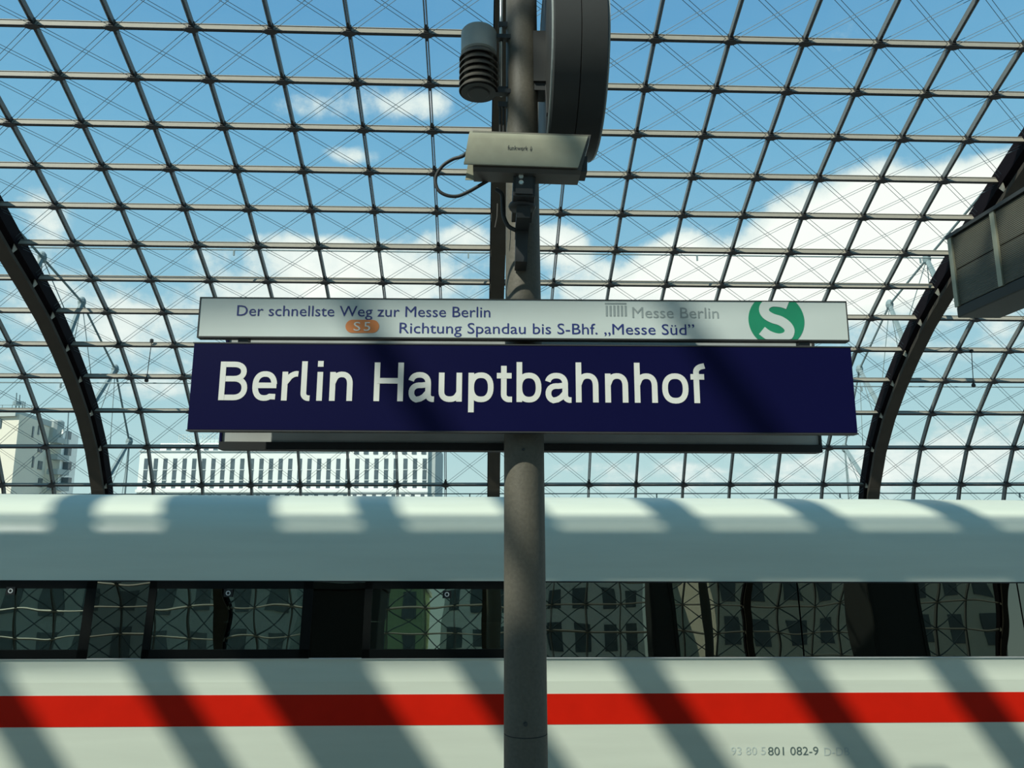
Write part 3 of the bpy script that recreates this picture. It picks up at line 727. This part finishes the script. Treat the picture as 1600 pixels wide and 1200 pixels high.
def smooth3(P, n=5):
    out = []
    for i in range(len(P)-1):
        p0, p1, p2, p3 = [Vector(P[j]) for j in (max(i-1, 0), i, i+1, min(i+2, len(P)-1))]
        for q in range(n):
            t = q/n; out.append(.5*((2*p1)+(-p0+p2)*t+(2*p0-5*p1+4*p2-p3)*t*t+(-p0+3*p1-3*p2+p3)*t**3))
    return out+[Vector(P[-1])]
MB().tube(smooth3(cat), .0085, 10).build('cable', M_['darkgrey'], cctv, smooth=True)
lp = [(776, 268, .2), (786, 276, .2), (788, 292, .2), (790, 312, .2), (798, 328, .2), (811, 335, .2)]
MB().tube(smooth3([(kx(a, b)[0], d, kx(a, b)[1]) for a, b, d in lp]), .011, 10).build('cable', M_['darkgrey'], cctv, smooth=True)
x, z = kx(733, 240); MB().tube([(x+.03, 0, z), (x-.015, .0, z)], .016, 12).build('cable_gland', M_['dark'], cctv)
lp = [(779, 278, .3), (779, 300, .3), (776, 318, .3)]
MB().tube([(kx(a, b)[0], d, kx(a, b)[1]) for a, b, d in lp], .003, 6).build('tie_wire', M_['louvre'], cctv)

# ------------------------------------------------------------------ hanging display housing, upper right
Yf = 6.0
pF = at(1496, 497, Yf); XF = pF.x; zbot = pF.z; ztop = at(1480, 374, Yf).z; zmid = at(1494, 477, Yf).z; xw = at(1563, 499, Yf).x
Yn = 1.4
dh = thing('display_housing', 'dark ribbed box-shaped display housing hanging at the upper right edge', 'display', (XF, (Yf+Yn)/2, zbot))
def hz(z): return z-zbot
Lh = (Yf-Yn)/2
MB().box(.03, xw-XF, -Lh, Lh, hz(zmid)-.02, hz(ztop)).build('cabinet', M_['dark'], dh)
MB().box(.0, xw-XF, -Lh, Lh, 0, hz(zmid)-.02).build('bottom_fairing', M_['darkgrey'], dh, bevel=.01)
y2 = atx(1556, 400, XF).y; step = Yf-y2
ys = []; y = Yf
while y > Yn-.2: ys.append(y); y -= step
zm2 = (zmid+ztop)/2
for j, y in enumerate(ys):
    yy = y-(Yf+Yn)/2
    MB().box(-.012, .03, yy-.05, yy, hz(zmid)-.02, hz(ztop)).build('frame_post', M_['housing'], dh)
    if y-step > Yn-.2:
        for (a, b) in ((hz(zmid)-.015, hz(zm2)-.006), (hz(zm2)+.006, hz(ztop)-.01)):
            for c in range(1): MB().box(.0, .03, yy-step+.005, yy-.055, a, b).build('ribbed_panel', M_['panel_rib'], dh)
MB().box(-.02, xw-XF+.02, -Lh, Lh+.01, hz(ztop), hz(ztop)+.03).build('top_cover', M_['dark'], dh)
MB().tube([((xw-XF)/2, -Lh+.2, -zbot), ((xw-XF)/2, -Lh+.2, .05)], .08, 20).build('support_pole', M_['pole'], dh)

# ------------------------------------------------------------------ the train
YT = 8.0; TR = math.radians(.42)
tr_ = thing('train_car', 'white high-speed train carriage with red stripe and black window band', 'train', (0, YT, EYE), rot=(0, TR, 0))
def tl(px, py, Y=None):
    Y = Y or YT; p = at(px, py, Y); p = Vector((p.x, p.y-YT, p.z-EYE)); return Matrix.Rotation(-TR, 3, 'Y') @ p
zwt = tl(800, 909, YT+.05).z; zwb = tl(800, 1028, YT+.0).z; zst = tl(800, 1084.5).z; zsb = tl(800, 1133).z
XL, XR = -13.5, 13.0
TILT = .085; dw = (zwt-zwb)*TILT
lowp = [(.10, -3.6), (.03, -3.45), (.0, -2.95), (0, zst-.0), (0, zst+.105), (.004, zwb+.02)]
zcr = zst+.12
def side(z): return (zcr-z)*.045 if z < zcr else 0
low = [(side(-2.36), -2.36), (side(zsb), zsb), (side(zst), zst), (.0, zcr), (.0, zcr+.002), (.012, zwb)]
upk = [(dw, zwt), (dw+.03, zwt+.18), (dw+.07, zwt+.36), (dw+.14, zwt+.54), (dw+.27, zwt+.67), (dw+.46, zwt+.785), (dw+.75, zwt+.868), (dw+1.1, zwt+.905), (1.51, zwt+.915)]
uppr = [p for p in smooth(upk, 3)]
DP = 3.02
def shell(mb, pts, flip=False):
    """open profile extruded along the carriage, 12 mm thick"""
    P = [Vector(p) for p in pts]; vs = []
    for i, p in enumerate(P):
        a = P[max(i-1, 0)]; b = P[min(i+1, len(P)-1)]; t = (b-a).normalized(); n = Vector((t.y, -t.x))*.02
        for q in (p, p+n): vs.append(q)
    o = len(mb.v)
    for x in (XL, XR):
        for q in vs: mb.v.append((x, (DP-q.x) if flip else q.x, q.y))
    m = len(vs); n = len(P)
    for i in range(n-1):
        a = o+i*2; mb.f += [(a, a+2, a+2+m, a+m), (a+1, a+1+m, a+3+m, a+3), (a, a+1, a+3, a+2), (a+m, a+m+2, a+m+3, a+m+1)]
    mb.f += [(o, o+m, o+m+1, o+1), (o+2*n-2, o+2*n-1, o+2*n-1+m, o+2*n-2+m)]
full_roof = uppr+[(DP-a, b) for a, b in uppr[:-1]][::-1]
def roofshell():
    mb = MB(); shell(mb, full_roof); return mb.build('roof_shell', M_['train'], tr_, smooth=True, auto=True)
roofshell()
mb = MB(); shell(mb, low); mb.build('side_panel', M_['train'], tr_)
mb = MB(); shell(mb, low, True); mb.build('side_panel', M_['train'], tr_)
MB().box(XL, XR, .04, .06, -3.45, -2.375).build('skirt', M_['train'], tr_); MB().box(XL, XR, DP-.03, DP-.004, -3.45, -2.375).build('skirt', M_['train'], tr_)
MB().box(XL, XR, -.0025, .003, zsb, zst, lambda x, y, z: (x, y+side(z), z)).build('red_stripe', M_['train_red'], tr_)
MB().box(XL, XR, -.006, .03, zwb-.006, zwb+.004).build('sill_highlight', M_['wht'], tr_)  # bright highlight on the sill edge, painted as a white strip
MB().box(XL, XR, dw-.004, dw+.03, zwt-.008, zwt+.006).build('drip_rail', M_['seal'], tr_)
for dx, z in ((dw+.36, .722),):
    MB().box(XL, XR, dx-.004, dx+.01, zwt+z-.004, zwt+z-.001).build('roof_seam', M_['facade_grey'], tr_)
def wb(mb, x0, x1, s0, s1, d0, d1, far=False):                   # box on the leaning window band; s from sill (0) to top (1), d outward
    def f(x, d, s): y = dw*s-d; return (x, DP-y if far else y, zwb+(zwt-zwb)*s)
    return mb.box(x0, x1, d0, d1, s0, s1, f)
def X_at(px, py=970): return tl(px, py, YT+.04).x
PIT = X_at(487)-X_at(145)
w0 = X_at(145); wins = []
NB = 4
edges = []
x = w0
while x > XL: x -= PIT
# left-hand coach windows: frame with clear pane, then frameless glass pillar
j = 0
xs = x
while xs+PIT < X_at(870):
    pil0 = xs; pil1 = xs+(X_at(228)-X_at(145)); f1 = xs+PIT
    if pil1 > XL+.1:
        for far in (False, True):
            mb = MB(); wb(mb, max(pil0, XL), pil1, 0.01, .99, 0, .006, far); mb.build('pillar_glass', M_['band'], tr_)
            fr = MB(); bl = .035*.9; 
            for (a, b, c, d) in ((pil1, pil1+.075, 0.0, 1.0), (f1-.10, f1, 0.0, 1.0), (pil1, f1, .90, 1.0), (pil1, f1, 0.0, .115)): wb(fr, a, b, c, d, -.02, .008, far)
            fr.build('window_frame', M_['frame_black'], tr_)
            mb = MB(); wb(mb, pil1+.06, f1-.085, .10, .915, -.012, -.004, far); mb.build('window_pane', M_['pane'], tr_)
        wins.append((pil1, f1))
    xs += PIT
seams = [xs, X_at(1250), X_at(1250)+2.35, X_at(1250)+4.7, XR]
for a, b in zip(seams[:-1], seams[1:]):
    if b-a < .05: continue
    for far in (False, True):
        mb = MB(); wb(mb, a+.008, b-.008, 0.01, .99, 0, .006, far); mb.build('band_glass', M_['band'], tr_)
mb = MB(); wb(mb, XL, XR, -.01, 1.0, -.045, -.035); 
# backing behind pillars and right-hand band
for a, b in [(w-(X_at(228)-X_at(145)), w) for w, _ in wins]+[(seams[0], seams[-1])]:
    mb = MB(); wb(mb, max(a, XL), b, 0, 1, -.06, -.03); mb.build('band_backing', M_['frame_black'], tr_)
# interior
MB().box(XL, XR, .1, DP-.1, -2.45, -2.4).build('interior_floor', M_['interior'], tr_)
MB().box(XL, XR, .5, DP-.5, zwt+.32, zwt+.36).build('interior_ceiling', M_['interior'], tr_)
MB().box(XL, XL+.05, .3, DP-.3, -2.4, zwt+.3).build('end_wall', M_['interior'], tr_); MB().box(XR-.05, XR, .3, DP-.3, -2.4, zwt+.3).build('end_wall', M_['interior'], tr_)
MB().box(seams[0]-.06, seams[0], .3, DP-.3, -2.4, zwt+.3).build('partition', M_['interior'], tr_)
for j in range(int((seams[0]-XL)/1.0)):
    sx = XL+.5+j*1.0
    if sx > seams[0]-.4: break
    for yy in (.35, .85, 1.9, 2.4):
        mb = MB(); mb.box(sx, sx+.12, yy-.22, yy+.22, -2.0, zwb+.42); mb.box(sx-.42, sx+.05, yy-.22, yy+.22, -2.05, -1.92); mb.box(sx-.02, sx+.10, yy-.14, yy+.14, zwb+.34, zwb+.50)
        mb.build('seat', M_['seat'], tr_, bevel=.02)
for (a, b) in ((.15, .55), (DP-.55, DP-.15)): MB().box(XL+.1, seams[0]-.1, a, b, zwt+.02, zwt+.06).build('luggage_rack', M_['interior'], tr_)
# emergency marks
for px, py in ((18, 923), (357.5, 926.5), (698.5, 928.5)):
    c = tl(px, py, YT+.06); s_ = (c.z-zwb)/(zwt-zwb); y = dw*s_
    mb = MB(); q = .044; mk = mb.box(c.x-q, c.x+q, y-.012, y-.008, c.z-.038, c.z+.038).build('emergency_mark', M_['seal'], tr_)
    mb = MB(); ribbon(mb, [(c.x+.019*math.cos(a), c.z+.019*math.sin(a)) for a in [2*PI*k/20 for k in range(20)]], .009, lambda x, d, z: (x, y-.0125-d, z), .001, closed=True); mb.build('ring', M_['wht'], mk)
# vehicle number
def ttext(body, a, b, yb, yt, m):
    p0 = tl(a, yb); p1 = tl(b, yb); p2 = tl(a, yt)
    text_mb(body, p0.x, p1.x, p0.z, p2.z-p0.z, lambda x, d, z: (x, side(z)-d, z), .003).build('lettering', m, tr_)
ttext('801 082-9', 1202, 1281, 1181.5, 1167.5, M_['train_grey_text'])
ttext('93 80 5', 1144, 1198, 1181, 1167.5, M_['train_faint_text']); ttext('D-DB', 1290, 1330, 1182, 1168.5, M_['train_faint_text'])
for bx in (-9.5, 9.0):
    for dxx in (-1.25, 1.25):
        for yy in (.75, 2.2):
            MB().lathe([(.40, -.06), (.46, -.05), (.46, .05), (.43, .06)], (bx+dxx, yy, -4.0+.65), 24, 'y').build('wheel', M_['rail'], tr_)
    MB().box(bx-1.8, bx+1.8, .6, 2.4, -3.4, -3.1).build('bogie_frame', M_['dark'], tr_)
MB().box(XL+.3, XR-.3, .3, DP-.3, -3.1, -2.45).build('underframe', M_['dark'], tr_)

# ------------------------------------------------------------------ buildings
GZ = -13
def bld(name, label, loc, rot=0, group=None): return thing(name, label, 'building', loc, group, (0, 0, rot))
# white office block with strip windows
YB = 118.0
wl = at(219, 706, YB); wm = at(546, 706, YB); wr = at(669, 706, YB)
ob = bld('office_building', 'white office block with tall narrow windows behind the glass, beneath the signs', (wl.x, YB, GZ))
def bx_(px): return at(px, 740, YB).x-wl.x
def bz(py): return at(450, py, YB).z-GZ
zr = bz(704.5); zr2 = bz(683)
MB().box(0, bx_(546), 0, 26, 0, zr).build('wall', M_['facade_white'], ob)
MB().box(bx_(546), bx_(668.5), -.25, 24, 0, zr2).build('wall', M_['facade_white'], ob)
MB().box(bx_(668.5)+.0, bx_(668.5)+1.1, .3, 24, 0, zr2-.4).build('side_wing', M_['facade_grey'], ob)
MB().box(-.15, bx_(546), -.2, .05, zr-.12, zr+.05).build('parapet', M_['win_bar'], ob)
MB().box(-.1, bx_(669), -.35, .0, bz(763.5)-.55, bz(763.5)-.1).build('cornice', M_['facade_white'], ob)
MB().box(bx_(236), bx_(546), 2.5, 20, zr, bz(690)).build('attic', M_['facade_white'], ob)
def strip_win(x0, x1, z0, z1, y=-.0, bars=(.38, .66)):
    w = MB().box(x0, x1, y-.02, y+.25, z0, z1).build('window', M_['win_far'], ob)
    for b in bars: MB().box(x0, x1, y-.08, y, z0+(z1-z0)*b-.06, z0+(z1-z0)*b+.06).build('window_bar', M_['win_bar'], w)
px = 227.0; 
while px < 664:
    y = 0 if px < 546 else -.25; hw = 3.3
    strip_win(bx_(px-hw), bx_(px+hw), bz(763), bz(716.5), y, (.27, .62))
    px += 15.05
px = 224.5
while px < 664:
    y = 0 if px < 546 else -.25; strip_win(bx_(px-3), bx_(px+3), bz(792), bz(773), y, (.5,)); px += 15.05
px = 250.0
while px < 540:
    w = MB().box(bx_(px-3.5), bx_(px+3.5), 2.4, 2.6, zr+.1, bz(692.5)).build('window', M_['win_far'], ob); px += 15.05
px = 556.0
while px < 662:
    w = MB().box(bx_(px-3.5), bx_(px+3.5), -.35, -.1, bz(709.5), bz(700)).build('window', M_['win_far'], ob); px += 15.05
for (a, b, c, d, y) in ((262, 345, 692, 676, 3.2), (355, 372, 692, 668, 5)):
    mb = MB()
    n = max(2, int((b-a)/6))
    for q in range(n+1): xx = bx_(a+(b-a)*q/n); mb.box(xx-.05, xx+.05, y, y+.1, bz(c), bz(d))
    for q in range(4): zz = bz(c)+(bz(d)-bz(c))*q/3; mb.box(bx_(a), bx_(b), y, y+.1, zz-.04, zz+.04)
    mb.build('roof_screen', M_['screen'], ob)
MB().box(bx_(285), bx_(345), 6, 12, zr, bz(680)).build('plant_room', M_['screen'], ob)
# left tower, two rotated blocks
YTW = 86.0
cn_ = at(31, 647, YTW)
tw = bld('residential_tower', 'pale high tower block at the far left with antennas on its roof', (cn_.x, YTW, GZ), math.radians(0))
def tx(px, Y=YTW): return at(px, 700, Y).x-cn_.x
H1 = cn_.z-GZ
# block: near corner at origin; left face runs left and away, right face runs right and away
def quadblock(name, c, a, b, h0, m, par):
    c = Vector(c); a = Vector(a); b = Vector(b); d = a+b-c
    vs = [(*p[:2], h0) for p in (c, a, d, b)]+[(*p[:2], 0) for p in (c, a, d, b)]
    mb = MB().add(vs, [(0, 1, 2, 3), (7, 6, 5, 4), (0, 4, 5, 1), (1, 5, 6, 2), (2, 6, 7, 3), (3, 7, 4, 0)]); return mb.build(name, m, par)
quadblock('wall', (0, 0), (-16, 3.0), (tx(74, YTW+9), 9), H1, M_['facade_cream'], tw)
re_ = quadblock('roof_edge', (-.3, -.3), (-16.3, 2.7), (tx(74, YTW+9)+.2, 9), H1+.45, M_['facade_grey'], tw)
me = re_.data
for v_ in me.vertices:
    if v_.co.z < 1: v_.co.z = H1-.25
# recessed balcony bay and second block
pA = (tx(96, YTW+10), 10.0)
quadblock('wall', (pA[0], pA[1]), (tx(76, YTW+16), 13), (tx(121, YTW+17), 17), at(100, 671, YTW+10).z-GZ, M_['facade_white'], tw)
quadblock('wall', (tx(70, YTW+12), 12), (tx(60, YTW+14), 15), (tx(98, YTW+14), 14), at(80, 668, YTW+12).z-GZ, M_['facade_grey'], tw)
for py in (686, 712, 735, 760):
    p0 = at(88, py, YTW+9.6); X = p0.x-cn_.x; Z = p0.z-GZ
    MB().box(X-.75, X+.55, 8.9, 11.5, Z-.5, Z+.15).build('balcony', M_['facade_grey'], tw)
    w = MB().box(X-.6, X+.45, 11.3, 12.1, Z+.2, Z+1.2).build('window', M_['win_far'], tw)
def facew(px, py, w_, h_, t0):
    # window on the right-hand receding face of the first block; t0 along the face
    ax, ay = tx(74, YTW+9), 9
    best = None
    for q in range(0, 101):
        t = q/100; P = Vector((cn_.x+ax*t, YTW+ay*t, 0)); s = to_px((P.x, P.y, at(px, py, P.y).z))
        if best is None or abs(s[0]-px) < best[0]: best = (abs(s[0]-px), t)
    t = best[1]; Y = YTW+ay*t; Z = at(px, py, Y).z-GZ; d = Vector((ax, ay, 0)).normalized(); nn = Vector((d.y, -d.x, 0)); c = Vector((ax*t, ay*t, Z))+nn*.02
    MB().bar(c-d*w_/2, c+d*w_/2, .16, h_).build('window', M_['win_far'], tw)
for py in (700, 727, 754): facew(62, py, 1.2, 1.0, .6)
for py in (675, 722): facew(51, py, .35, 1.3, .4)
facew(60, 672, .35, 1.1, .4)
w = MB().box(-2.9, -2.1, .3, .9, H1-1.5, H1-.5).build('window', M_['win_far'], tw)
for (px, y0_, y1_) in ((26, 648, 614), (31, 648, 617), (36, 650, 627), (39, 650, 628), (107, 668, 645)):
    a = at(px, y0_, YTW+4); b = at(px, y1_, YTW+4); MB().tube([(a.x-cn_.x, 4, a.z-GZ-2), (b.x-cn_.x, 4, b.z-GZ)], .07, 5).build('antenna', M_['ext_steel'], tw)
a = at(27, 629, YTW+4); MB().lathe([(.1, 0), (.45, .1), (.45, .5), (.1, .6)], (a.x-cn_.x, 4, a.z-GZ-.4), 10).build('dish', M_['ext_steel'], tw)
a = at(77, 663, YTW+9); MB().lathe([(.9, -1.5), (.9, .5), (.7, .7)], (a.x-cn_.x, 10.5, a.z-GZ), 14).build('roof_vent', M_['facade_grey'], tw)
rl = MB()
for q in range(9): x = -9+q*1.1; rl.box(x-.03, x+.03, 2.4, 2.46, H1+.3, H1+1.4)
rl.box(-9, -.1, 2.4, 2.46, H1+1.35, H1+1.42); rl.box(-9, -.1, 2.4, 2.46, H1+.85, H1+.9); rl.build('roof_railing', M_['ext_steel'], tw)
# things further along and behind on the platform, mirrored in the carriage windows
def shaft(name, label, cat, px, Y, w, d, h, m):
    X = at(px, 970, 16-Y).x; t = thing(name, label, cat, (X, Y, 0))
    MB().box(-w/2, w/2, -d/2, d/2, 0, h).build('body', m, t, bevel=.02); MB().box(-w/2-.06, w/2+.06, -d/2-.06, d/2+.06, h, h+.12).build('top_cap', M_['dark'], t)
    for x in (-w/2+.05, w/2-.05): MB().box(x-.04, x+.04, d/2, d/2+.03, 0, h).build('edge_strip', M_['darkgrey'], t)
    return t
shaft('lift_shaft', 'wide dark lift shaft behind the photographer, mirrored right in the train windows', 'lift', 1385, -3.0, 1.3, 1.2, 9, M_['dark'])
shaft('platform_column', 'dark column behind the photographer, mirrored right of the pole in the windows', 'column', 1035, -3.2, .6, .6, 9, M_['dark'])
shaft('platform_kiosk', 'low dark kiosk behind the photographer, mirrored left of the pole in the windows', 'kiosk', 545, -3.4, 1.7, 1.4, 3.1, M_['darkgrey'])
# buildings across the street behind the photographer, mirrored in the carriage windows
def plain(label, x0, x1, y0, h, m, nx, nz, wf=.5):
    b = bld('city_building', label, (x0, y0, GZ)); W_ = x1-x0
    MB().box(0, W_, -14, 0, 0, h).build('wall', m, b); MB().box(-.3, W_+.3, -14.3, .3, h, h+.5).build('cornice', M_['facade_grey'], b)
    for i in range(nx):
        for j in range(nz):
            cx = W_*(i+.5)/nx; cz = h*(j+.5)/nz; ww = W_/nx*wf/2; hh_ = h/nz*.3
            MB().box(cx-ww, cx+ww, -.2, .08, cz-hh_, cz+hh_).build('window', M_['win_far'], b)
plain('grey office block behind the photographer, mirrored left in the train windows', -75, -17, -58, 26, M_['facade_grey'], 17, 7)
plain('green-panelled building behind the photographer, mirrored in the train windows', -15, -6, -62, 22, M_['facade_green'], 4, 6)
plain('white block behind the photographer, mirrored near the pole in the train windows', -4, 18, -70, 27, M_['facade_white'], 8, 7)
plain('cream block behind the photographer, mirrored right in the train windows', 21, 48, -55, 23, M_['facade_cream'], 9, 6)
print('panes', pane_n, 'clamps', cn, 'cables', cc)
